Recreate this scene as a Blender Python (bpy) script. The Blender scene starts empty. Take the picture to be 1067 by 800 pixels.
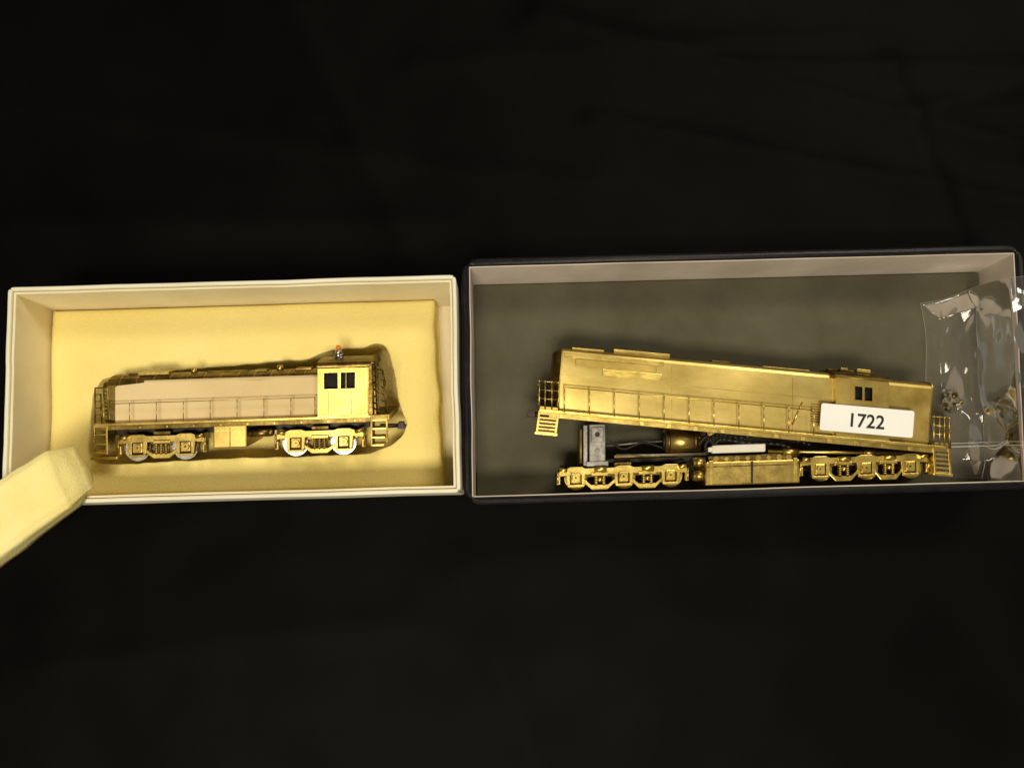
import bpy, bmesh, math, random
from mathutils import Vector, Matrix, noise
random.seed(4)
TH=math.radians(9.0); FP=830.0
CAM=Vector((0,-0.0713,0.45))
FW=Vector((0,math.sin(TH),-math.cos(TH))); UP=Vector((0,math.cos(TH),math.sin(TH))); RT=Vector((1,0,0))
def ray(px,py): return FW+RT*((px-533.5)/FP)-UP*((py-400)/FP)
def P(px,py,z):
    d=ray(px,py); t=(z-CAM.z)/d.z
    return CAM+d*t
MM=0.001
class Fr:
    def __init__(s,px,py,z,roll,k,x0):
        a=math.radians(roll); s.N=Vector((0,-math.sin(a),math.cos(a))); s.O=P(px,py,z); s.k=k; s.x0=x0
        s.X=(s.p(px+100,py+100*k)-s.O).normalized(); s.U=s.N.cross(s.X)
    def p(s,x,y,d=0):
        r=ray(x,y); o=s.O+s.N*d*MM
        return CAM+r*((o-CAM).dot(s.N)/r.dot(s.N))
    def v(s,x,v,d=0): return s.p(x,v+s.k*(x-s.x0),d)

# ------------------------------------------------------------ materials
def nm(name):
    m=bpy.data.materials.new(name); m.use_nodes=True
    nt=m.node_tree; return m,nt,nt.nodes['Principled BSDF']
def N(nt,t,**k):
    n=nt.nodes.new(t)
    for a,b in k.items():
        if a in n.inputs: n.inputs[a].default_value=b
        else: setattr(n,a,b)
    return n
def ramp(nt,fac,stops):
    r=nt.nodes.new('ShaderNodeValToRGB')
    while len(r.color_ramp.elements)<len(stops): r.color_ramp.elements.new(0.5)
    for e,(p,c) in zip(r.color_ramp.elements,stops):
        e.position=p; e.color=(*c,1) if len(c)==3 else c
    nt.links.new(fac,r.inputs[0]); return r
def coord(nt,scale=(1,1,1)):
    tc=nt.nodes.new('ShaderNodeNewGeometry'); mp=nt.nodes.new('ShaderNodeMapping')
    mp.inputs['Scale'].default_value=scale
    nt.links.new(tc.outputs['Position'],mp.inputs[0]); return mp.outputs[0]
def noisy(name,c1,c2,rough=0.6,metal=0.0,sc=60,bsc=900,bump=0.1,bd=0.0003,stretch=(1,1,1),rvar=0.1,detail=5,lo=0.35,hi=0.65,spec=0.5,mid=None,wob=0,**kw):
    m,nt,b=nm(name)
    co=coord(nt,stretch)
    n=N(nt,'ShaderNodeTexNoise',Scale=sc,Detail=detail,Roughness=0.6); nt.links.new(co,n.inputs['Vector'])
    st=[(lo,c1),(hi,c2)] if mid is None else [(lo,c1),((lo+hi)/2,mid),(hi,c2)]
    r=ramp(nt,n.outputs['Fac'],st); nt.links.new(r.outputs[0],b.inputs['Base Color'])
    b.inputs['Metallic'].default_value=metal
    b.inputs['Specular IOR Level'].default_value=spec
    mr=N(nt,'ShaderNodeMapRange'); mr.inputs['To Min'].default_value=max(0.02,rough-rvar); mr.inputs['To Max'].default_value=rough+rvar
    n3=N(nt,'ShaderNodeTexNoise',Scale=sc*2.3,Detail=4.0); nt.links.new(co,n3.inputs['Vector'])
    nt.links.new(n3.outputs['Fac'],mr.inputs[0]); nt.links.new(mr.outputs[0],b.inputs['Roughness'])
    n2=N(nt,'ShaderNodeTexNoise',Scale=bsc,Detail=3.0); nt.links.new(co,n2.inputs['Vector'])
    bp=N(nt,'ShaderNodeBump',Strength=bump,Distance=bd); nt.links.new(n2.outputs['Fac'],bp.inputs['Height'])
    last=bp
    if wob>0:
        n4=N(nt,'ShaderNodeTexNoise',Scale=13.0,Detail=1.0); nt.links.new(coord(nt,(1,1,1)),n4.inputs['Vector'])
        b2=N(nt,'ShaderNodeBump',Strength=1.0,Distance=wob); nt.links.new(n4.outputs['Fac'],b2.inputs['Height']); nt.links.new(bp.outputs[0],b2.inputs['Normal']); last=b2
    nt.links.new(last.outputs[0],b.inputs['Normal'])
    for k,v in kw.items(): b.inputs[k.replace('_',' ')].default_value=v
    return m
brass=noisy('brass',(.38,.27,.07),(.66,.49,.15),.36,1,90,700,.25,.0002,rvar=.1)
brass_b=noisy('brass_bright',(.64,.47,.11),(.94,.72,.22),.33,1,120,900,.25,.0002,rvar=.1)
brass_d=noisy('brass_tarnished',(.08,.052,.015),(.30,.205,.055),.42,1,120,700,.3,.0002)
brass_s=noisy('brass_satin',(.34,.25,.07),(.76,.59,.21),.41,1,15,600,.12,.0002,stretch=(1,1.8,1),rvar=.06,mid=(.55,.42,.13),lo=.32,hi=.66,detail=6,wob=.006)
brass_c=noisy('brass_cab',(.36,.26,.065),(.58,.43,.13),.43,1,50,600,.15,.0002,rvar=.07,wob=.004)
steel=noisy('nickel_steel',(.34,.33,.30),(.62,.60,.56),.32,1,150,700,.2,.0002)
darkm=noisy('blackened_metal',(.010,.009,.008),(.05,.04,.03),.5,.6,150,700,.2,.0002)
glassd=noisy('dark_opening',(.002,.002,.002),(.006,.005,.004),.6,0,100,spec=.2)
paper=noisy('kraft_paper',(.70,.54,.28),(.77,.61,.34),.8,0,30,1200,.25,.0002,spec=.2)
foam=noisy('yellow_foam',(.89,.72,.24),(.96,.81,.32),.95,0,14,1100,.7,.0006,spec=.1,lo=.3,hi=.7,detail=6)
foamb=noisy('pale_yellow_foam',(.92,.78,.30),(.97,.86,.40),.95,0,40,1100,.6,.0005,spec=.1)
card=noisy('cream_cardboard',(.80,.76,.58),(.89,.86,.70),.7,0,25,500,.25,.0002,spec=.3)
cardi=noisy('cream_cardboard_liner',(.78,.69,.46),(.86,.78,.56),.75,0,30,600,.25,.0002,spec=.25)
blk=noisy('black_paperboard',(.002,.002,.003),(.007,.0065,.009),.36,0,160,900,.3,.0002,spec=.3)
lin=noisy('pinkish_grey_liner',(.56,.49,.42),(.74,.66,.58),.7,0,22,700,.25,.0002,spec=.3)
gfoam=noisy('olive_grey_foam',(.078,.071,.046),(.122,.113,.077),.95,0,22,1300,.7,.0005,spec=.12,detail=14,lo=.3,hi=.7)
cloth=noisy('black_cloth',(.0008,.0008,.0009),(.0020,.0019,.0020),.55,0,9,2500,.5,.0003,spec=.055,rvar=.06)
white=noisy('white_label',(.86,.86,.84),(.91,.91,.89),.5,0,50,900,.03,.0001)
ink=noisy('black_ink',(.006,.006,.006),(.012,.012,.012),.5,0,50)
plast=noisy('white_plastic',(.70,.66,.56),(.80,.76,.66),.4,0,80)
rubber=noisy('black_wire_rubber',(.006,.006,.006),(.015,.014,.013),.45,0,80)
zinc=noisy('grey_cast_metal',(.20,.19,.17),(.42,.40,.37),.45,.7,200,700,.3,.0003)
gearm=noisy('dull_gear_metal',(.12,.105,.07),(.50,.46,.36),.42,.6,300,700,.3,.0003)
orange=noisy('orange_lens',(.75,.16,.02),(.85,.24,.04),.3,0,80)
copper=noisy('copper',(.45,.2,.08),(.65,.32,.14),.35,1,120)
def bagmat():
    m,nt,b=nm('clear_polyethylene')
    out=nt.nodes['Material Output']
    tr=N(nt,'ShaderNodeBsdfTransparent'); tr.inputs[0].default_value=(.98,.97,.96,1)
    gl=N(nt,'ShaderNodeBsdfGlossy'); gl.inputs['Color'].default_value=(1,1,1,1); gl.inputs['Roughness'].default_value=.09
    df=N(nt,'ShaderNodeBsdfDiffuse'); df.inputs[0].default_value=(.78,.74,.72,1)
    fr=N(nt,'ShaderNodeFresnel',IOR=1.55)
    m0=N(nt,'ShaderNodeMixShader'); m0.inputs[0].default_value=.04
    nt.links.new(tr.outputs[0],m0.inputs[1]); nt.links.new(df.outputs[0],m0.inputs[2])
    m1=N(nt,'ShaderNodeMixShader')
    nt.links.new(fr.outputs[0],m1.inputs[0])
    nt.links.new(m0.outputs[0],m1.inputs[1]); nt.links.new(gl.outputs[0],m1.inputs[2]); nt.links.new(m1.outputs[0],out.inputs[0])
    return m
bagm=bagmat()
bagw=noisy('milky_plastic_strip',(.6,.58,.55),(.75,.73,.7),.3,0,100,Alpha=.45)

# ------------------------------------------------------------ mesh builder
WL={}
class MB:
    def __init__(s): s.bm=bmesh.new(); s.mats=[]
    def mi(s,m):
        if m not in s.mats: s.mats.append(m)
        return s.mats.index(m)
    def merge(s,t,mat,smooth=False,keep=False):
        bmesh.ops.recalc_face_normals(t,faces=t.faces[:])
        i=s.mi(mat)
        for f in t.faces:
            f.material_index=i
            if not keep: f.smooth=smooth
        me=bpy.data.meshes.new('tmp'); t.to_mesh(me); t.free(); s.bm.from_mesh(me); bpy.data.meshes.remove(me)
    def loft(s,A,B,mat,bev=0,smooth=False,caps=True):
        t=bmesh.new(); a=[t.verts.new(p) for p in A]; b=[t.verts.new(p) for p in B]; n=len(a)
        if caps: t.faces.new(a); t.faces.new(b[::-1])
        for i in range(n): t.faces.new((a[i],b[i],b[(i+1)%n],a[(i+1)%n]))
        if bev>0: bmesh.ops.bevel(t,geom=t.edges[:],offset=bev*MM,segments=2,affect='EDGES',profile=.5,clamp_overlap=True)
        s.merge(t,mat,smooth)
    def prism(s,fr,poly,d1,d2,mat,bev=.15,raw=False):
        A=[(fr.p(x,y,d1) if raw else fr.v(x,y,d1)) for x,y in poly]; B=[p-fr.N*(d1-d2)*MM for p in A]
        s.loft(A,B,mat,bev)
    def rect(s,fr,x0,x1,v0,v1,d1,d2,mat,bev=.15): s.prism(fr,[(x0,v0),(x1,v0),(x1,v1),(x0,v1)],d1,d2,mat,bev)
    def prof(s,fr,xa,xb,v,d,pr,mat,bev=0,smooth=False):
        a=fr.v(xa,v,d); b=fr.v(xb,v,d)
        s.loft([a+fr.U*u*MM+fr.N*n*MM for u,n in pr],[b+fr.U*u*MM+fr.N*n*MM for u,n in pr],mat,bev,smooth)
    def rod(s,p,q,r,mat,seg=10,r2=None):
        r2=r if r2 is None else r2
        d=(q-p).normalized(); x=d.orthogonal().normalized(); y=d.cross(x)
        t=bmesh.new()
        a=[t.verts.new(p+(x*math.cos(2*math.pi*i/seg)+y*math.sin(2*math.pi*i/seg))*r*MM) for i in range(seg)]
        b=[t.verts.new(q+(x*math.cos(2*math.pi*i/seg)+y*math.sin(2*math.pi*i/seg))*r2*MM) for i in range(seg)]
        t.faces.new(a); t.faces.new(b[::-1])
        for i in range(seg): t.faces.new((a[i],b[i],b[(i+1)%seg],a[(i+1)%seg])).smooth=True
        s.merge(t,mat,keep=True)
    def tube(s,pts,r,mat,seg=6):
        for a,b in zip(pts[:-1],pts[1:]): s.rod(a,b,r,mat,seg)
    def disc(s,fr,x,v,d1,d2,r,mat,seg=20,r2=None):
        a=fr.v(x,v,d1); s.rod(a,a-fr.N*(d1-d2)*MM,r,mat,seg,r2)
    def ball(s,c,r,mat,sc=(1,1,1)):
        t=bmesh.new(); bmesh.ops.create_uvsphere(t,u_segments=14,v_segments=8,radius=r*MM)
        for v in t.verts: v.co=Vector((v.co.x*sc[0],v.co.y*sc[1],v.co.z*sc[2]))+c
        s.merge(t,mat,True)
    def plate(s,fr,xs,vs,holes,d1,d2,mat):
        t=bmesh.new(); nx,nv=len(xs),len(vs)
        T=[[t.verts.new(fr.v(x,v,d1)) for v in vs] for x in xs]
        B=[[t.verts.new(T[i][j].co-fr.N*(d1-d2)*MM) for j in range(nv)] for i in range(nx)]
        sol=lambda i,j: 0<=i<nx-1 and 0<=j<nv-1 and (i,j) not in holes
        for i in range(nx-1):
            for j in range(nv-1):
                if not sol(i,j): continue
                t.faces.new((T[i][j],T[i+1][j],T[i+1][j+1],T[i][j+1])); t.faces.new((B[i][j],B[i][j+1],B[i+1][j+1],B[i+1][j]))
                for (di,dj,p,q) in ((-1,0,(i,j),(i,j+1)),(1,0,(i+1,j),(i+1,j+1)),(0,-1,(i,j),(i+1,j)),(0,1,(i,j+1),(i+1,j+1))):
                    if not sol(i+di,j+dj):
                        t.faces.new((T[p[0]][p[1]],T[q[0]][q[1]],B[q[0]][q[1]],B[p[0]][p[1]]))
        s.merge(t,mat)
    def obj(s,name,parent=None,label=None):
        me=bpy.data.meshes.new(name)
        c=Vector(); n=len(s.bm.verts)
        for v in s.bm.verts: c+=v.co
        c/=n
        for v in s.bm.verts: v.co-=c
        s.bm.to_mesh(me); s.bm.free()
        for m in s.mats: me.materials.append(m)
        o=bpy.data.objects.new(name,me); bpy.context.scene.collection.objects.link(o)
        return place(o,c,parent,label)
def place(o,c,parent=None,label=None):
    WL[o]=c.copy()
    if parent is not None: o.parent=parent; o.location=c-WL[parent]
    else: o.location=c
    if label: o['label']=label
    return o
def thing(name,loc,label,cat,group=None):
    o=bpy.data.objects.new(name,None); o.empty_display_size=.01; bpy.context.scene.collection.objects.link(o)
    o['label']=label; o['category']=cat
    if group: o['group']=group
    return place(o,loc)

# ------------------------------------------------------------ cloth
def seg_d(p,a,b):
    ab=b-a; t=max(0,min(1,(p-a).dot(ab)/ab.length_squared)); q=a+ab*t
    side=ab.x*(p.y-a.y)-ab.y*(p.x-a.x)
    return (p-q).length*(1 if side>0 else -1)
folds=[((560,10),(1067,150),.004,.008),((930,60),(1010,262),.003,.006),((0,100),(620,190),.003,.010),((620,120),(1100,215),.0030,.006),
 ((760,60),(1100,70),.003,.007),((0,700),(420,650),.002,.012),((480,600),(560,800),.002,.012),((700,640),(1100,700),.0015,.012),((300,0),(420,250),.0025,.010),((0,230),(480,225),.002,.008),((960,110),(1100,80),.003,.005),((430,60),(900,30),.002,.007),((150,40),(330,120),.002,.006)]
fw=[(P(a[0],a[1],0).xy,P(b[0],b[1],0).xy,h,w) for a,b,h,w in folds]
bm=bmesh.new(); nx,ny=300,260
G=[]
for i in range(nx+1):
    row=[]
    for j in range(ny+1):
        x=-.75+1.5*i/nx; y=-.65+1.3*j/ny
        z=-.0065+.004*noise.noise(Vector((x*7,y*9,3)))+.0012*noise.noise(Vector((x*25,y*30,1)))
        for a,b,h,w in fw:
            d=seg_d(Vector((x,y)),a,b); z+=h*math.exp(-abs(d/w)**1.2)
        row.append(bm.verts.new((x,y,min(z,-.0006) if (-.32<x<.36 and -.09<y<.14) else z)))
    G.append(row)
for i in range(nx):
    for j in range(ny):
        f=bm.faces.new((G[i][j],G[i+1][j],G[i+1][j+1],G[i][j+1])); f.smooth=True
me=bpy.data.meshes.new('tablecloth'); bm.to_mesh(me); bm.free(); me.materials.append(cloth)
o=bpy.data.objects.new('tablecloth',me); bpy.context.scene.collection.objects.link(o); o['kind']='structure'; o['label']='black cotton tablecloth with faint folds'

# ------------------------------------------------------------ boxes
def inset(q,t):
    n=4; L=[]
    c=sum(q,Vector((0,0)))/4
    for i in range(n):
        a=q[i]; b=q[(i+1)%n]; d=(b-a).normalized(); nn=Vector((-d.y,d.x))
        if nn.dot(c-a)<0: nn=-nn
        L.append((a+nn*t,d))
    out=[]
    for i in range(n):
        a,d=L[i-1]; b,e=L[i]
        den=d.x*e.y-d.y*e.x; s=((b-a).x*e.y-(b-a).y*e.x)/den
        out.append(a+d*s)
    return out
def build_box(corn,zr,t1,t2,mo,mi,label,bases,bev,wav,rad):
    q=[P(x,y,zr).xy for x,y in corn]
    c=sum(q,Vector((0,0)))/4
    th=thing('cardboard_box',Vector((c.x,c.y,0)),label,'box','open cardboard boxes on the cloth')
    i1=inset(q,t1); i1b=inset(q,t1+.0002); i2=inset(q,t1+t2)
    V=lambda p,z: Vector((p.x,p.y,z))
    def wall(qa,qb,ra,rb,zt,zb,mat,bevel,seed,rr):
        t=bmesh.new(); n=40; S=[]; L0=(qb-qa).length
        for k in range(n+1):
            f=.5-.5*math.cos(math.pi*k/n)
            o_=qa.lerp(qb,f); i_=ra.lerp(rb,f)
            w=(noise.noise(Vector((f*5,seed,0)))*.0007+noise.noise(Vector((f*17,seed,3)))*.00015)*min(1,6*f,6*(1-f))*wav
            nrm=(i_-o_).normalized(); s_=min(f,1-f)*L0
            cr=0
            if s_<rr: cr=(rr-math.sqrt(max(0,rr*rr-(rr-s_)**2)))*.75
            o2=o_+nrm*(w+min(cr,(i_-o_).length*.9)); i2_=i_+nrm*w
            zz=zt+noise.noise(Vector((f*4,seed+9,0)))*.0005*wav
            L=(i2_-o2).length; r=min(bevel,L*.45)
            prof=[(0,zb,0),(0,zz-r,1),(.26*r/L,zz-r*.35,1),(r/L,zz,1),(1-r/L,zz,1),(1-.26*r/L,zz-r*.35,1),(1,zz-r,1),(1,zb,0)]
            S.append([t.verts.new(V((o2).lerp((i2_ if m_ else i_),g),z)) for g,z,m_ in prof])
        for a,b in zip(S[:-1],S[1:]):
            for j in range(8):
                f=t.faces.new((a[j],b[j],b[(j+1)%8],a[(j+1)%8]))
        t.faces.new(S[0]); t.faces.new(S[-1][::-1])
        m=MB(); m.merge(t,mat,False); return m
    for i in range(4):
        j=(i+1)%4
        m=wall(q[i],q[j],i1[i],i1[j],zr,.0003,mo,bev,i*3.3+zr*100,rad); m.obj('wall',th)
        m=wall(i1b[i],i1b[j],i2[i],i2[j],zr-.0014,.0012,mi,.0004,i*3.3+zr*100,0.00001); m.obj('wall_liner',th)
    m=MB(); A=[V(p,.0018) for p in i1b]; B=[V(p,.0004) for p in i1b]
    m.loft(A,B,bases); m.obj('box_bottom',th)
    return th,i2
ZR1=.053; ZF1=.022
box1,in1=build_box([(8,299),(475,286),(480,513),(1,526)],ZR1,.0021,.0015,card,cardi,'cream white open cardboard box lined with yellow foam',cardi,.0008,.8,.003)
ZR2=.041; ZF2=.008
box2,in2=build_box([(480,269),(1067,254),(1080,510),(483,527)],ZR2,.0041,.0008,blk,lin,'black open cardboard box with pale lining',lin,.0016,.5,.010)

# foam in box1
fo=[Vector(p) for p in inset(in1,.0006)]
tr=P(453,308,ZF1).xy; br=P(463,506,ZF1).xy
fo[1]=Vector((tr.x,fo[1].y)); fo[2]=Vector((br.x,fo[2].y))
hole=[(97,410),(105,396),(125,390),(165,387),(220,383),(280,378),(322,374),(332,368),(352,364),(378,363),(390,357),(400,360),(408,374),(412,400),(418,428),(424,440),(421,453),(410,463),(384,472),(300,476),(240,477),(180,480),(120,484),(100,482),(92,471),(94,440)]
hp=[P(x,y,ZF1).xy for x,y in hole]
def resample(pts,n):
    L=[0]
    for i in range(len(pts)): L.append(L[-1]+(pts[(i+1)%len(pts)]-pts[i]).length)
    out=[]
    for k in range(n):
        t=L[-1]*k/n
        i=max(j for j in range(len(pts)) if L[j]<=t)
        f=(t-L[i])/(L[i+1]-L[i]); out.append(pts[i].lerp(pts[(i+1)%len(pts)],f))
    return out
NH=420
hn=resample(hp,NH)
for _ in range(6): hn=[(hn[i-1]+hn[i]*2+hn[(i+1)%NH])/4 for i in range(NH)]
c=sum(hn,Vector((0,0)))/len(hn)
def hitrect(c,d,q):
    best=None
    for i in range(4):
        a=q[i]; e=q[(i+1)%4]-a; den=d.x*e.y-d.y*e.x
        if abs(den)<1e-12: continue
        t=((a-c).x*e.y-(a-c).y*e.x)/den; s=((a-c).x*d.y-(a-c).y*d.x)/den
        if t>0 and -1e-6<=s<=1+1e-6 and (best is None or t<best): best=t
    return c+d*best
on=[hitrect(c,(h-c),fo) for h in hn]
for q in fo:
    k=min(range(len(on)),key=lambda i:(on[i]-q).length); on[k]=q.copy()
tray=thing('foam_tray',Vector((c.x,c.y,.002)),'yellow foam lining with a cut-out hollow, inside the cream box','foam')
bm=bmesh.new(); rings=[]
xr=min(fo[1].x,fo[2].x)-.004
def ring(f,z,jit=.0010):
    r=[]
    for h,o_ in zip(hn,on):
        p=h.lerp(o_,f) 
        zz=z+(noise.noise(Vector((p.x*24,p.y*24,0)))*jit*1.8+noise.noise(Vector((p.x*400,p.y*400,5)))*jit*.08 if z>.01 else 0)
        w=Vector((noise.noise(Vector((p.x*150,p.y*150,z*30))),noise.noise(Vector((p.x*150,p.y*150,9+z*30)))))*.0006
        w+=Vector((noise.noise(Vector((p.x*1100,p.y*1100,z*200))),noise.noise(Vector((p.x*1100,p.y*1100,9+z*200)))))*.00015
        if f>.05: w*=0
        if f>.85 and o_.x>xr: w=Vector((-.0008+noise.noise(Vector((3,p.y*60,0)))*.0018,0))
        r.append(bm.verts.new((p.x+w.x,p.y+w.y,zz)))
    return r
for f,z in ((0,.0042),(0,.008),(0,.012),(0,.016),(0,.0190),(.0012,.0206),(.005,.0216),(.012,.0220),(.04,ZF1),(.12,ZF1),(.22,ZF1),(.34,ZF1),(.48,ZF1),(.62,ZF1),(.74,ZF1),(.83,.0219),(.90,.0217),(.95,.0212),(.985,.0202),(1,.0180),(1,.0042)):
    rings.append(ring(f,z))
for a,b in zip(rings[:-1],rings[1:]):
    n=len(a)
    for i in range(n): 
        f=bm.faces.new((a[i],a[(i+1)%n],b[(i+1)%n],b[i])); f.smooth=True
bmesh.ops.recalc_face_normals(bm,faces=bm.faces[:])
m=MB(); m.bm.free(); m.bm=bm; m.mats=[foam]; m.obj('foam_cutout_sheet',tray)
m=MB(); A=[Vector((p.x,p.y,.0038)) for p in fo]; m.loft(A,[a-Vector((0,0,.0018)) for a in A],foam,.3); m.obj('foam_base_sheet',tray)

fq=inset(in2,.0006); m=MB(); A=[Vector((p.x,p.y,ZF2)) for p in fq]; m.loft(A,[a-Vector((0,0,.006)) for a in A],gfoam,.6)
g=m.obj('foam_pad'); g['label']='flat grey brown foam pad lining the black box'; g['category']='foam'

# loose foam block resting on corner of box 1 : slightly bent, soft edged
m=MB()
t=bmesh.new(); z_t=.074
secs=[((-75,541),(-48,612),0),((-30,518),(-12,588),.001),((8,492),(26,558),.0012),((46,470),(69,529),0),((62,466.5),(84,518),-.006),((76,465),(97,507),-.013)]
R_=[]
for k,((xa,ya),(xb,yb),dz) in enumerate(secs):
    a=P(xa,ya,z_t+dz); b=P(xb,yb,z_t+dz-.004)
    h=(.019,.019,.018,.016,.011,.006)[k]; row=[]
    nW=9
    for i in range(nW+1):
        f=i/nW; e=(1-(2*f-1)**8)
        row.append(a.lerp(b,f)+Vector((0,0,-.0022*(1-e))))
    dn=Vector((-.002 if k>3 else 0,.001,-h))
    for i in range(nW+1):
        f=1-i/nW; e=(1-(2*f-1)**8)
        row.append(a.lerp(b,f)+dn+Vector((0,0,.0018*(1-e))))
    R_.append([t.verts.new(p) for p in row])
for A_,B_ in zip(R_[:-1],R_[1:]):
    n=len(A_)
    for i in range(n): t.faces.new((A_[i],B_[i],B_[(i+1)%n],A_[(i+1)%n]))
for A_ in (R_[0],R_[-1]):
    n=len(A_)
    for i in range(n//2-1): t.faces.new((A_[i],A_[i+1],A_[n-2-i],A_[n-1-i]))
bmesh.ops.subdivide_edges(t,edges=t.edges[:],cuts=3,use_grid_fill=True)
bmesh.ops.recalc_face_normals(t,faces=t.faces[:])
for v in t.verts:
    v.co+=Vector((noise.noise(v.co*90),noise.noise(v.co*90+Vector((5,5,5))),noise.noise(v.co*90+Vector((9,0,3)))))*.0011
    v.co+=Vector((noise.noise(v.co*500),noise.noise(v.co*500+Vector((5,5,5))),noise.noise(v.co*500+Vector((9,0,3)))))*.00022
m.merge(t,foamb,True); fb=m.obj('foam_block'); fb['label']='loose pale yellow foam block resting on the cream box corner'; fb['category']='foam'

# ------------------------------------------------------------ truck builder
def truck(fr,parent,x0,x1,vt,vb,axles,vax,wr,df,width,mf,mw,md,heavy=False):
    m=MB()
    m.rect(fr,x0+8,x1-8,vt+3,vt+12,df-5,df-width+5,md,.3)
    m.rect(fr,(x0+x1)/2-9,(x0+x1)/2+9,vt-2,vt+14,df-3,df-width+3,md,.3)
    for a in axles: m.rect(fr,a-7,a+7,vt+1,vt+9,df-9,df-width+9,md,.3)
    t=m.obj('truck',parent)
    for a in axles:
        m=MB()
        for s0 in (df-3.2,df-width+5.8):
            m.disc(fr,a,vax,s0,s0-2.6,wr,mw,32); m.disc(fr,a,vax,s0-2.0,s0-2.9,wr+.7,mw,32)
            m.disc(fr,a,vax,s0+.15,s0-.1,wr*.78,md,24); m.disc(fr,a,vax,s0+.5,s0,wr*.28,mw,14)
        p=fr.v(a,vax,df-1); m.rod(p,p-fr.N*(width-2)*MM,1.0,mw,10)
        m.obj('wheelset',t)
    for side in (0,1):
        D=df if side==0 else df-width+2.2
        m=MB()
        if side==0: o1,o2,o3=D,D-1.6,D+1.0
        else: o1,o2,o3=D,D-1.6,D+.2
        poly=[(x0+2,vt+6)]
        for a in axles: poly+=[(a-10,vt+3.5),(a-6,vt+1),(a+6,vt+1),(a+10,vt+3.5)]
        poly+=[(x1-2,vt+6),(x1-2,vt+11)]
        for a in reversed(axles): poly+=[(a+9,vt+9),(a-9,vt+9)]
        poly+=[(x0+2,vt+11)]
        m.prism(fr,poly,o1,o2,mf,.25)
        for a in axles:
            for sx in (-1,1):
                m.prism(fr,[(a+sx*6,vt+8),(a+sx*10,vt+8),(a+sx*9,vax+6),(a+sx*6,vax+7)],o1-.1,o2,mf,.2)
            m.rect(fr,a-5.2,a+5.2,vax-6,vax+5,o3,o2,mf,.5)
            m.disc(fr,a,vax-.5,o3+.6,o3-.2,1.75,mf,16,2.1)
            m.disc(fr,a,vax-.5,o3+.9,o3-.2,.6,md,8)
            m.rect(fr,a-8.5,a+8.5,vax+6.5,vax+9,o1,o1-1,mf,.2)
        for a,b in zip(axles[:-1],axles[1:]):
            c=(a+b)/2
            m.prism(fr,[(a+9,vax+1),(c-9,vb-6),(c+9,vb-6),(b-9,vax+1),(b-9,vax+5),(c+8,vb-1.5),(c-8,vb-1.5),(a+9,vax+5)],o1+.1,o2,mf,.25)
            for sx in ((-5,0,5) if not heavy else (-4,4)):
                for k in range(5):
                    p=fr.v(c+sx,vt+12+k*(vb-vt-19)/4.6,o1+.2)
                    m.rod(p-fr.U*.28*MM,p+fr.U*.28*MM,1.05,mf,10)
                p=fr.v(c+sx,vt+11,o1-.2); q=fr.v(c+sx,vb-6,o1-.2); m.rod(p,q,.6,md,6)
            m.rect(fr,c-9,c+9,vt+7.5,vt+11,o1+1.0,o1-.2,mf,.25)
            if heavy:
                p=fr.v(c-6,vt+4.5,o1+1.2); q=fr.v(c+7,vt+4.5,o1+1.2); m.rod(p,q,1.35,mf,12)
                m.ball(fr.v(c,vt+15,o1+.6),1.3,mf)
        for xe,s in ((x0,1),(x1,-1)):
            p=fr.v(xe+s*1,vt+5,o1); q=fr.v(xe+s*1.5,vax+5,o1); m.rod(p,q,.45,mf,6)
            m.rect(fr,min(xe,xe+s*4),max(xe,xe+s*4),vax-3,vax+6,o1-.5,o2-.5,mf,.3)
            m.rod(fr.v(xe+s*3,vt+3,o1+.8),fr.v(xe+s*11,vt+5,o1+.8),1.1,mf,10)
        m.obj('side_frame',t)
    return t
def rail(m,fr,xs,v0,v1,d,r,mat):
    for x in xs:
        m.rod(fr.v(x,v0,d),fr.v(x,v1,d),r,mat,8); m.ball(fr.v(x,v1,d),r*1.9,mat)
    m.rod(fr.v(xs[0],v1,d),fr.v(xs[-1],v1,d),r*.9,mat,8)

# ------------------------------------------------------------ locomotive 1
A=Fr(250,440,.040,15,-.032,105)
L1=thing('model_locomotive',P(250,470,.004),'brass switcher locomotive model wrapped in tan paper, lying in yellow foam','model train')
m=MB()
m.prof(A,112,331,402,-5,[(-20,0),(0,0),(1.6,-.6),(3.2,-2.2),(4.4,-5.5),(4.8,-9),(4.8,-13),(4.4,-16.5),(3.2,-19.8),(1.6,-21.4),(0,-22),(-20,-22)],brass_d)
for i in range(12):
    x=124+i*17.5
    m.prof(A,x,x+.8,402,-5,[(0,.12),(1.7,-.5),(3.35,-2.1),(4.55,-5.5),(4.95,-9),(4.95,-13),(4.5,-16.5),(3.2,-19),(0,-19)],brass)
hood=m.obj('hood',L1)
m=MB()
m.prof(A,106.5,112,404,-6,[(-19,0),(0,0),(2.5,-2),(3.6,-6),(3.6,-14),(2.5,-18),(0,-20),(-19,-20)],brass_d,.3)
for k in range(7): m.rect(A,107,111.5,409+k*4,410.5+k*4,-5.6,-6.2,brass,0)
m.obj('radiator_nose',L1)
def rp(x,d,u): return A.v(x,402,-5)+A.U*u*MM+A.N*(d)*MM
def rbox(x0,x1,d0,d1,u0,u1,mat,bev=.2,nme='roof_hatch'):
    m=MB(); Q=[rp(x0,d0,u0),rp(x1,d0,u0),rp(x1,d1,u0),rp(x0,d1,u0)]; R=[q+A.U*(u1-u0)*MM for q in Q]; m.loft(Q,R,mat,bev); m.obj(nme,hood)
rbox(140,172,-5,-13,4.4,6.2,brass); rbox(128,136,-7,-12,4.4,5.4,brass_d); rbox(262,275,-6,-12,4.4,5.4,brass_d); rbox(305,322,-6,-14,4.4,5.6,brass_d)
rbox(210,255,-7.5,-10.5,4.4,5.2,brass_d)
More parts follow.
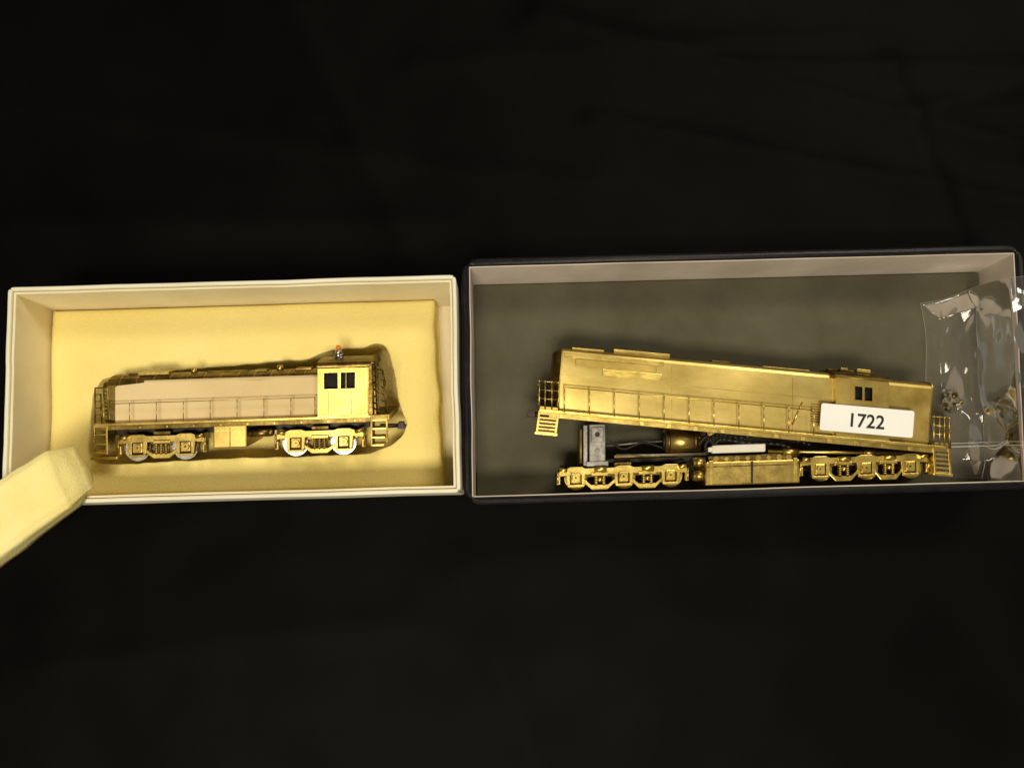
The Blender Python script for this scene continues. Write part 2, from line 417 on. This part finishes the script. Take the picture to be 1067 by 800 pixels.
for x,d,h,r in ((196,-9,7.2,1.6),(288,-8,7.2,1.8)):
    m=MB(); m.rod(rp(x,d,4.5),rp(x,d,h),r,brass,14,r*.82); m.obj('exhaust_stack',hood)
m=MB(); 
pts=[(120,404),(122,402.5),(150,400.2),(200,400),(270,401),(330,399.5),(333,400),(333,441),(120,441)]
m.prism(A,pts,-4.1,-4.6,paper,.1)
m.prof(A,150,331,400.6,-4.2,[(0,0),(0,-.4),(1.0,-1.2),(1.3,-1.1),(.5,-.1)],paper)
m.obj('paper_wrap',L1,'tan kraft paper strip over the hood side')
m=MB()
xs=[331,337.5,352,355,370,384]; vs=[389,396,413,443]
m.plate(A,xs,vs,{(1,1),(3,1)},0,-.7,brass_c)
m.prism(A,[(331,389),(384,389),(384,443),(331,443)],-5.5,-32,brass_d,0)
m.loft([A.v(384,389,0),A.v(384,443,0),A.v(384,443,-.7)-A.N*31.3*MM,A.v(384,389,-.7)-A.N*31.3*MM],[p-A.X*.6*MM for p in [A.v(384,389,0),A.v(384,443,0),A.v(384,443,-.7)-A.N*31.3*MM,A.v(384,389,-.7)-A.N*31.3*MM]],brass_d)
m.loft([A.v(331,389,-.7),A.v(331,443,-.7),A.v(331,443,-.7)-A.N*6*MM,A.v(331,389,-.7)-A.N*6*MM],[p+A.X*.6*MM for p in [A.v(331,389,-.7),A.v(331,443,-.7),A.v(331,443,-.7)-A.N*6*MM,A.v(331,389,-.7)-A.N*6*MM]],brass)
m.prof(A,330,386,389,0.6,[(-.3,0),(.3,0),(1.8,-1.5),(3.0,-6),(3.7,-12),(3.8,-17),(3.6,-22),(3,-27),(1.8,-31.5),(.3,-33),(-.3,-33)],brass_d)
m.rod(A.v(331,391,.5),A.v(384,391,.5),.3,brass,6)
m.rect(A,331,384,440,443,.25,-.1,brass,.1)
m.rect(A,342,342.5,415,440,.12,-.1,brass_d,0); m.rect(A,366,366.5,415,440,.12,-.1,brass_d,0)
cab=m.obj('cab',L1)
for x0,x1 in ((337.5,352),(355,370)):
    m=MB()
    m.rect(A,x0-1,x1+1,395,414,-3.2,-3.5,glassd,0)
    m.rect(A,x0-.9,x1+.9,395.1,396,.22,-.1,brass,0); m.rect(A,x0-.9,x1+.9,413,414,.3,-.1,brass,0)
    m.rect(A,x0-.8,x0,396,413,.22,-.1,brass,0); m.rect(A,x1,x1+.8,396,413,.22,-.1,brass,0)
    if x0==355: m.rect(A,360,361,396,413,-.3,-.8,brass_d,0)
    m.obj('window',cab)
m=MB()
E=lambda u,d: A.v(384,443,0)+A.U*u*MM+A.N*d*MM+A.X*.1*MM
def ebox(u0,u1,d0,d1,h,mat):
    Q=[E(u0,d0),E(u1,d0),E(u1,d1),E(u0,d1)]; m.loft(Q,[q+A.X*h*MM for q in Q],mat,.05)
for d0 in (-2,-23): ebox(17,24,d0,d0-7,.25,glassd)
ebox(0,23,-11,-21,.5,brass_d); ebox(16,22,-13,-19,.8,glassd)
for k in range(11): ebox(2+k*2.4,2.5+k*2.4,-1,-9,3.4,brass_d)
for d0 in (-1,-9): ebox(0,28,d0,d0-.5,3.8,brass_d)
m.obj('rear_wall_ladder',cab)
m=MB()
bx=A.v(353,381,-11)
m.rod(bx-A.X*2.6*MM,bx+A.X*2.6*MM,1.2,steel,12); m.rod(bx,bx+A.U*3.5*MM,1.6,steel,12,1.1)
m.rod(bx-A.X*2*MM+A.U*1.5*MM,bx+A.X*2.6*MM+A.U*1.5*MM,1.0,steel,10)
m.ball(bx+A.U*3*MM,1.9,steel); bell=m.obj('roof_bell',cab)
m=MB(); m.ball(bx+A.U*5.6*MM,1.35,orange); m.obj('orange_lens',bell)
m=MB()
m.prism(A,[(104,441.5),(386,441.5),(386,444),(104,444)],.6,-33,brass,.15)
m.rect(A,104,386,444,448.5,-.3,-1.2,brass_d,.1)
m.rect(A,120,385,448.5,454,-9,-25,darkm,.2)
for i in range(10): m.disc(A,118+i*28,446.5,.1,-.4,.5,brass,8)
m.obj('running_board',L1)
for d in (.3,-32):
    m=MB(); rail(m,A,[108,135,163,191,219,247,275,303,328],442,421,d,.24,brass); m.obj('handrail',L1)
m=MB()
for k,(v) in enumerate((446,455,464,472)): m.rect(A,388,403-k*1.0,v,v+1.8,.2,-8,brass,.1)
m.rect(A,386,388,441,474,.3,-8,brass_d,.1); m.rect(A,402,404,441,470,.2,-.9,brass_d,.1)
m.rect(A,386,406,441,447,0,-33,brass_d,.2)
m.rod(A.v(389,441,0),A.v(388,388,0),.42,brass_d,6); m.rod(A.v(403,441,0),A.v(399,396,0),.42,brass_d,6); m.rod(A.v(388,388,0),A.v(399,396,0),.42,brass_d,6)
for v in (396,403,410,417,424,431,437): m.rod(A.v(388,v-3,0),A.v(401,v+4,0),.28,brass_d,6)
for v in (404,414,424,433): m.rod(A.v(402,v,0),A.v(403,v,-28),.4,brass_d,6)
for d in (-4,-8,-12,-16,-20,-24): m.rod(A.v(404,441,d),A.v(401,402,d),.35,brass_d,6)
m.obj('end_step',L1)
m=MB()
m.rect(A,97,112,441,446,0,-33,brass,.2)
m.rect(A,110,112,441,474,.3,-8,brass,.1); m.rect(A,97,98.6,443,474,.3,-.6,brass,.1)
for v in (452,462,471): m.rect(A,98,111,v,v+1.8,.2,-8,brass_b if v==471 else brass,.1)
m.rect(A,94,122,476,479,-1,-6,brass,.2)
m.rod(A.v(99,441,0),A.v(99,404,0),.35,brass_d,6); m.rod(A.v(106,441,0),A.v(105,410,-3),.35,brass_d,6); m.rod(A.v(99,404,0),A.v(106,404,-6),.35,brass_d,6)
for v in (411,418,425,432): m.rod(A.v(99,v,0),A.v(105,v,-1),.24,brass_d,6)
m.obj('end_step',L1)
KN=((-2,-1.6),(2,-1.8),(2.6,0),(1.2,.4),(1.4,2),(-1.5,2))
m=MB(); a=A.v(406,453,-16)
m.rod(a-A.X*5*MM,a+A.X*5*MM,1.2,darkm,10); b=a+A.X*6.5*MM
m.loft([b+A.X*k[0]*MM+A.U*k[1]*MM+A.N*2*MM for k in KN],[b+A.X*k[0]*MM+A.U*k[1]*MM-A.N*2*MM for k in KN],darkm,.2)
m.obj('coupler',L1)
m=MB(); m.rect(A,222,257,447,471,-1.5,-30,brass_c,.7)
m.rect(A,224,255,452,453.2,-1.2,-1.6,brass_b,0); m.rect(A,239,240,450,470,-1.2,-1.6,brass_d,0)
m.obj('fuel_tank',L1)
m=MB()
m.rod(A.v(262,456,-4),A.v(282,456,-4),2.2,brass_d,14); m.ball(A.v(262,456,-4),2.2,brass_d); m.ball(A.v(282,456,-4),2.2,brass_d); m.obj('air_reservoir',L1)
truck(A,L1,122,215,453,481,[143,193],468.5,6.0,-2.5,27,brass,steel,brass_d)
truck(A,L1,286,381,453,481,[308,358],468.5,6.0,-2.5,27,brass_c,steel,brass_d)

# ------------------------------------------------------------ locomotive 2 shell
B=Fr(770,410,.0435,8,.0925,585)
S=thing('locomotive_shell',P(770,420,.010),'brass road switcher body shell lying tilted over its chassis','model train')
m=MB()
pr=[(-32,0),(0,0),(1.4,-.6),(2.4,-2),(3.0,-5),(3.2,-11),(3.0,-17),(2.4,-20),(1.4,-21.4),(0,-22),(-32,-22)]
inn=[(-32,-21.3),(0,-21.3),(2.2,-17),(2.5,-11),(2.2,-5),(0,-.7),(-32,-.7)]
m.prof(B,586,872,368,-4,pr+inn,brass_s)
m.prof(B,925,971,369.5,-4,pr+inn,brass_c)
for x in (585.5,971):
    a=B.v(x,368,-4); Q=[a+B.U*u*MM+B.N*n*MM for u,n in pr]; m.loft(Q,[q+B.X*.7*MM for q in Q],brass)
a=B.v(585.5,368,-4); Q=[a+B.U*u*MM+B.N*n*MM for u,n in pr]; c_=sum(Q,Vector())/len(Q)
R=[q-B.X*4.2*MM-B.N*((q-c_).dot(B.N))*.35-B.U*(2.6 if (q-c_).dot(B.U)>0 else 0)*MM for q in Q]
m.loft(Q,R,brass_d)
hood2=m.obj('hood',S)
m=MB()
def sp(x,d,u): return B.v(x,368,-4)+B.U*u*MM+B.N*d*MM
def sbox(x0,x1,d0,d1,u0,u1,mat,bev=.2,par=None,nme='roof_hatch'):
    m=MB(); Q=[sp(x0,d0,u0),sp(x1,d0,u0),sp(x1,d1,u0),sp(x0,d1,u0)]; m.loft(Q,[q+B.U*(u1-u0)*MM for q in Q],mat,bev); m.obj(nme,par or hood2)
m.rect(B,588,692,367,372,-3.3,-4.1,brass,.15)
m.rect(B,600,684,372.3,379,-3.0,-4.0,brass_c,.2)
m.rect(B,628,690,380.2,387,-3.2,-4.1,brass_b,.2)
m.obj('side_panel',hood2)
sbox(640,700,-6,-16,3.0,5.2,brass,.3); sbox(596,630,-4,-18,2.9,3.9,brass,.2)
for k in range(3): m=MB(); m.rod(sp(603+k*11,-11,3.8),sp(603+k*11,-11,4.5),2.4,brass_d,18); m.obj('roof_fan',hood2)
sbox(745,765,-8,-14,3,4.2,brass_d); sbox(800,850,-9,-13,3,3.7,brass)
m=MB()
for k,x in enumerate((700,826,)):
    m.rect(B,x-.4,x+.3,371,428,-3.86,-4.02,brass,0)
m.rect(B,590,870,390,390.5,-3.92,-4.02,brass,0)
for k in range(8): m.rect(B,845,858,396+k*2.6,397.1+k*2.6,-3.8,-4.02,brass_d,0)
m.obj('door_panel',hood2)
m=MB(); m.rod(B.v(836,396,-3.2),B.v(826,420,-3.2),.3,brass_b,6); m.rod(B.v(826,420,-3.2),B.v(822,414,-3.2),.3,brass_b,6); m.obj('lift_bracket',hood2)
m=MB()
xs=[871,891,898.5,901,909,926]; vs=[364,374,388,431]
m.plate(B,xs,vs,{(1,1),(3,1)},0,-.7,brass_c)
for x in (871,925.2):
    a=B.v(x,364,-.7); b=B.v(x,431,-.7); Q=[a,b,b-B.N*30*MM,a-B.N*30*MM]; m.loft(Q,[q+B.X*.6*MM for q in Q],brass)
m.prof(B,870,928,364,.5,[(-.3,0),(.3,0),(1.5,-1.6),(2.4,-7),(2.8,-16),(2.4,-25),(1.5,-30.4),(.3,-32),(-.3,-32)],brass_d)
m.rod(B.v(871,366,.3),B.v(926,366,.3),.25,brass,6)
cab2=m.obj('cab',S)
for x0,x1 in ((891,898.5),(901,909)):
    m=MB(); m.rect(B,x0-1,x1+1,373,389,-2.8,-3.1,glassd,0)
    m.rect(B,x0-.8,x0,374,388,.15,-.1,brass,0); m.rect(B,x1,x1+.8,374,388,.15,-.1,brass,0); m.rect(B,x0-.8,x1+.8,388,388.8,.2,-.1,brass,0)
    m.obj('window',cab2)
sbox(880,888,-6,-9,5,6.4,brass,.2,cab2,'number_board'); sbox(894,908,-2,-6,4.6,6.3,brass_b,.2,cab2,'number_board'); sbox(870,920,-10,-14,4.6,5.6,brass_d,.2,cab2)
m=MB()
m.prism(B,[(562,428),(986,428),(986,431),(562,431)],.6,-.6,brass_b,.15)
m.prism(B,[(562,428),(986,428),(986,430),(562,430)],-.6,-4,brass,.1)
m.rect(B,572,975,431,436,-.1,-.9,brass,.1)
m.prism(B,[(562,428),(986,428),(986,432),(562,432)],-26,-30,brass,.15)
for i in range(14): m.rect(B,583+i*28,587+i*28,431.5,435.5,.15,-.2,brass_b,.05)
m.obj('running_board',S)
for d in (.6,-29.5):
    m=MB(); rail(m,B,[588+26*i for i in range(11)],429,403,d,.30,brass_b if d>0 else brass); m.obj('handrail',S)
def endstep(x0,x1,out,vt,vb,lean):
    m=MB()
    lo,hi=min(x0,x1),max(x0,x1)
    m.rect(B,lo,hi,425,434,0,-30,brass,.2)
    n=5
    for k in range(n):
        v=436+k*(vb-436)/n; s=lean*(v-430)/25; m.rect(B,lo+1+s,hi-1+s,v,v+2.2,.4,-8,brass,.1)
    m.prism(B,[(lo,430),(lo+2.4,430),(lo+2.4+lean,vb),(lo+lean,vb)],.5,-8,brass,.1); m.prism(B,[(hi-2.4,430),(hi,430),(hi+lean,vb-3),(hi-2.4+lean,vb-3)],.5,-.8,brass,.1)
    m.rect(B,lo-1+lean,hi+1+lean,vb-3,vb,.6,-7,brass_b,.2)
    for x in (lo+1,lo+7,(lo+hi)/2+3,hi-1): m.rod(B.v(x,430,.2),B.v(x,vt,.2),.42,brass,6); m.ball(B.v(x,vt,.2),.75,brass)
    for v in (vt,vt+9,vt+18): m.rod(B.v(lo+1,v,.2),B.v(hi-1,v,.2),.38,brass,6)
    xo=lo if out<0 else hi
    for v in (vt+4,vt+14,vt+24): m.rod(B.v(xo,v,0),B.v(xo,v,-26),.4,brass_d,6)
    for d in (-3,-6,-10,-14,-18,-22,-26): m.rod(B.v(xo,430,d),B.v(xo,vt+4,d),.4,brass_d,6)
    m.obj('end_step',S)
endstep(561,583,-1,399,455,-3); endstep(972,990,1,398,459,2)
m=MB(); a=B.v(554,434,-6); m.rod(a,a+B.X*6*MM,1.3,darkm); m.loft([a+B.X*-k[0]*MM+B.U*k[1]*MM+B.N*2*MM for k in KN],[a-B.X*k[0]*MM+B.U*k[1]*MM-B.N*2*MM for k in KN],darkm,.2); m.obj('coupler',S)
m=MB()
cx,cy=903.5,438; wv,hv=97,28; k=.075; rc=2.2
pts=[]
for (sx,sy,a0) in ((1,-1,-90),(1,1,0),(-1,1,90),(-1,-1,180)):
    for j in range(5):
        a=math.radians(a0+j*22.5); x=sx*(wv/2-rc)+rc*math.cos(a); y=sy*(hv/2-rc)+rc*math.sin(a)
        pts.append((cx+x-y*k,cy+y+x*k*1.15))
m.prism(B,pts,1.55,1.35,white,0,raw=True)
st=m.obj('label_sticker',S,'white sticker printed with black numerals 1722')
cu=bpy.data.curves.new('numerals','FONT'); cu.body='1722'; cu.size=.0098; cu.align_x='CENTER'; cu.align_y='CENTER'; cu.offset=.00018; cu.extrude=.00004; cu.resolution_u=4; cu.space_character=1.02
to=bpy.data.objects.new('tmpt',cu); bpy.context.scene.collection.objects.link(to)
bpy.context.view_layer.update()
me=bpy.data.meshes.new_from_object(to.evaluated_get(bpy.context.evaluated_depsgraph_get())); bpy.data.objects.remove(to)
o=B.p(cx-1,cy+1.5,1.62); X=(B.p(cx+50,cy+50*k*1.15,1.62)-B.p(cx,cy,1.62)).normalized(); Y=B.N.cross(X)
for v in me.vertices: v.co=X*v.co.x*.97+Y*v.co.y*1.0+B.N*v.co.z
me.materials.clear(); me.materials.append(ink); to=bpy.data.objects.new('numerals',me); bpy.context.scene.collection.objects.link(to); place(to,o,st)

# ------------------------------------------------------------ chassis 2
C=Fr(770,490,.036,3,-.032,580)
K=thing('locomotive_chassis',P(770,490,.009),'brass six axle chassis with motor, partly under the shell','model train')
m=MB()
m.rect(C,604,940,480,484,-9,-19,darkm,.2)
m.rect(C,640,738,476,479,-8,-20,brass_d,.2)
m.rect(C,604,606.5,448,484,-6,-20,brass_d,.2)
m.rod(C.v(632,466,-6),C.v(690,463,-6),.5,zinc,6); m.rod(C.v(642,476,-5),C.v(735,478,-5),.5,zinc,6)
m.obj('chassis_frame',K)
m=MB()
m.rect(C,614,631,443,483,-3,-20,zinc,.5); m.rect(C,616,629,446,462,-2.4,-3.2,zinc,.3); m.disc(C,622.5,472,-2.2,-3.2,1.6,steel,14); m.disc(C,622.5,454,-2.0,-3.2,1.3,darkm,14)
m.rect(C,611,634,482,487,-2,-22,zinc,.3); m.rect(C,608,612,444,486,-4,-6,zinc,.1)
m.obj('gear_tower',K)
m=MB()
p=C.v(692,463,-9); q=C.v(728,463,-9); m.rod(p,q,6.2,brass,28); m.rod(p-C.X*1.2*MM,p,4.5,darkm,20); m.rod(q,q+C.X*3*MM,2.2,brass,12); m.rod(p-C.X*20*MM,p,.8,steel,8)
for k_ in (0,1): m.rod(p+C.X*(1+k_*14)*MM,p+C.X*(2.2+k_*14)*MM,6.35,brass_d,28)
m.obj('motor',K)
m=MB(); c0=C.v(741,457,-4); m.rod(c0+C.N*1.5*MM,c0-C.N*2*MM,2.6,copper,6); m.rod(c0+C.N*2.4*MM,c0,1.2,brass_b,12); m.obj('nut',K)
m=MB(); m.rect(C,742,798,469,477.5,0,-4,plast,.7); m.rect(C,738,744,471,476,-.4,-3,plast,.4); m.obj('insulating_bar',K)
def curve(pts,n=26):
    out=[]
    for i in range(n+1):
        t=i/n*(len(pts)-1); k=min(int(t),len(pts)-2); f=t-k
        g=lambda j:Vector(pts[max(0,min(len(pts)-1,j))])
        a,b,c_,d_=g(k-1),g(k),g(k+1),g(k+2)
        q=.5*((2*b)+(-a+c_)*f+(2*a-5*b+4*c_-d_)*f*f+(-a+3*b-3*c_+d_)*f**3)
        out.append(C.v(q.x,q.y,q.z))
    return out
for pts_,r_ in (([(728,468,-3),(736,460,-1),(744,468,0),(752,463,0),(780,468,-1),(812,470,-2),(832,478,-5)],.9),([(738,478,-3),(735,468,-1),(748,458,-1),(770,462,-2),(800,458,-3),(822,464,-4),(845,472,-8)],.8),([(690,470,-4),(670,464,-3),(650,470,-4),(636,462,-4)],.6)):
    m=MB(); m.tube(curve(pts_),r_,rubber,8); m.obj('wire',K)
m=MB(); m.rod(C.v(800,477,-3),C.v(945,484,-3),.9,brass_b,10); m.rod(C.v(815,478,-3),C.v(832,478.6,-3),1.8,brass,12); m.rod(C.v(900,481.5,-3),C.v(912,482,-3),1.7,brass,12); m.obj('drive_shaft',K)
m=MB()
m.rect(C,735,834,486,511,-1.5,-26,brass,.9)
m.rect(C,738,831,480,487,-3.5,-24,brass_d,.4)
m.rect(C,782.5,784.8,487,510,-1.2,-1.7,darkm,0)
m.rect(C,737,832,491,492,-1.2,-1.7,brass_d,0)
for x in (746,757,768,779,790,801,812,822): m.disc(C,x,483.5,-2.4,-3.7,1.1 if x%2 else 1.5,brass_b if x%2 else brass,10)
for x in (741,829): m.rect(C,x-2,x+2,485,510,-.9,-1.7,brass_b,.2)
m.obj('fuel_tank',K)
for v in (486,500):
    m=MB(); m.rod(C.v(723,v,-6),C.v(734,v,-6),2.9,brass,16); m.ball(C.v(723.5,v,-6),2.9,brass,(.6,1,1))
    m.obj('air_reservoir',K)
truck(C,K,580,718,486,513,[600,650,699],499,5.3,-1,27,brass_b,brass,brass_d,True)
truck(C,K,833,969,483,512,[855,903,949],498,5.3,-1,27,brass_b,brass,brass_d,True)

# ------------------------------------------------------------ small gears
def gear(x,y,z,r,n,tilt,lab):
    m=MB(); c=P(x,y,z); ax=Vector((math.sin(tilt),.3*math.sin(tilt*2),math.cos(tilt))).normalized()
    u=ax.orthogonal().normalized(); w=ax.cross(u)
    def prf(h): return [c+ax*h*MM+(u*math.cos(2*math.pi*i/(n*4))+w*math.sin(2*math.pi*i/(n*4)))*(r if i%4<2 else r*.68)*MM for i in range(n*4)]
    m.loft(prf(1.1),prf(-1.1),gearm)
    m.rod(c-ax*2.6*MM,c+ax*2.6*MM,r*.38,brass_d,12)
    g=m.obj('gear'); g['label']=lab; g['category']='gear'; g['group']='loose gears on the plastic bag'
gear(992,413,.0190,4.0,8,.35,'small loose dull metal gear resting on the plastic bag')
gear(998,420,.0185,3.2,7,1.0,'small loose dull metal gear resting on the plastic bag')
gear(987,421,.0180,2.9,7,-.8,'small loose dull metal gear resting on the plastic bag')

# ------------------------------------------------------------ plastic bag
bm=bmesh.new(); nu,nv=120,160; G=[]
bc=[(959,316),(1082,282),(1092,502),(976,497)]
bag=thing('plastic_bag',P(1010,400,.009),'clear thin plastic zip bag draped over the black box edge','plastic bag')
def bagz(x,y,u,v):
    z=.0140+.003*noise.noise(Vector((u*2.6,v*3,2.3)))
    q=noise.noise(Vector((u*2.6+v*1.2,v*2.6-u*1.5,7))); z+=.0030*(1-abs(q)*2.4)*(.3+.7*u)
    q=noise.noise(Vector((u*6-v*3,v*6+u*3,1))); z+=.0013*(1-abs(q)*3)*(.25+.75*u)*(1.2-v*.7)
    e=min(1,u*8,v*10,(1-v)*10); z=.0095+(z-.0095)*max(.15,e)
    dg=math.hypot(x-992,y-417)/20          # pressed flat under the gears
    z=min(z,.0125+.004*dg) if dg<1.6 else z
    xl=1008+14*v
    t=max(0,(x-xl)/42); z=max(z,.0095+.033*min(1.05,t)+.0016*noise.noise(Vector((u*7,v*9,4)))*min(1,t*3)+.0022*min(1,t*4))
    if t>1.0: z=max(z,.0432)-.0006*(x-1058)*(1 if x>1070 else 0)*.3
    return max(z,.0092)
for i in range(nu+1):
    row=[]
    for j in range(nv+1):
        u,v=i/nu,j/nv
        a=Vector(bc[0]).lerp(Vector(bc[1]),u); b=Vector(bc[3]).lerp(Vector(bc[2]),u); p=a.lerp(b,v)
        px=p.x+2.5*math.sin(v*9)*(1-u); py=p.y+2*math.sin(u*8)*(1-v)
        row.append(bm.verts.new(P(px,py,bagz(px,py,u,v))))
    G.append(row)
for i in range(nu):
    for j in range(nv):
        f=bm.faces.new((G[i][j],G[i+1][j],G[i+1][j+1],G[i][j+1])); f.smooth=True
edge=[G[0][j].co.copy() for j in range(0,nv+1,2)]; edgt=[G[i][0].co.copy() for i in range(0,nu+1,2)]
jz=int(nv*.83); zl=[G[i][jz].co+Vector((0,0,.0005)) for i in range(0,nu+1,2)]; zl2=[G[i][jz-3].co+Vector((0,0,.0005)) for i in range(0,nu+1,2)]
m=MB(); m.bm.free(); m.bm=bm; m.mats=[bagm]; m.obj('bag_film',bag)
m=MB(); m.tube(zl,.32,bagw,6); m.tube(zl2,.2,bagw,6); m.obj('zip_seal',bag)
m=MB(); m.tube(edge[:int(len(edge)*.83)],.07,bagw,5); m.tube(edgt,.07,bagw,5); m.obj('bag_seam',bag)

# ------------------------------------------------------------ light, world, camera
w=bpy.data.worlds.new('World'); bpy.context.scene.world=w; w.use_nodes=True
w.node_tree.nodes['Background'].inputs[0].default_value=(1.0,.89,.68,1); w.node_tree.nodes['Background'].inputs[1].default_value=.14
def area(loc,tgt,size,sy,power,col):
    l=bpy.data.lights.new('ceiling_lamp','AREA'); l.shape='RECTANGLE'; l.size=size; l.size_y=sy; l.energy=power; l.color=col
    o=bpy.data.objects.new('ceiling_lamp',l); bpy.context.scene.collection.objects.link(o); o.location=loc
    d=Vector(tgt)-Vector(loc); o.rotation_euler=d.to_track_quat('-Z','Y').to_euler()
area((-.1,-.70,1.5),(-.05,.03,0),.6,.3,20,(1,.90,.70))
area((.75,.95,1.6),(.1,.05,0),.7,.4,14,(1,.90,.72))
cd=bpy.data.cameras.new('camera'); cd.sensor_width=36; cd.lens=28.003; cd.clip_start=.01; cd.clip_end=20
co=bpy.data.objects.new('camera',cd); bpy.context.scene.collection.objects.link(co); co.location=CAM; co.rotation_euler=(TH,0,0)
bpy.context.scene.camera=co
bpy.context.scene.view_settings.view_transform='Standard'; bpy.context.scene.view_settings.look='None'
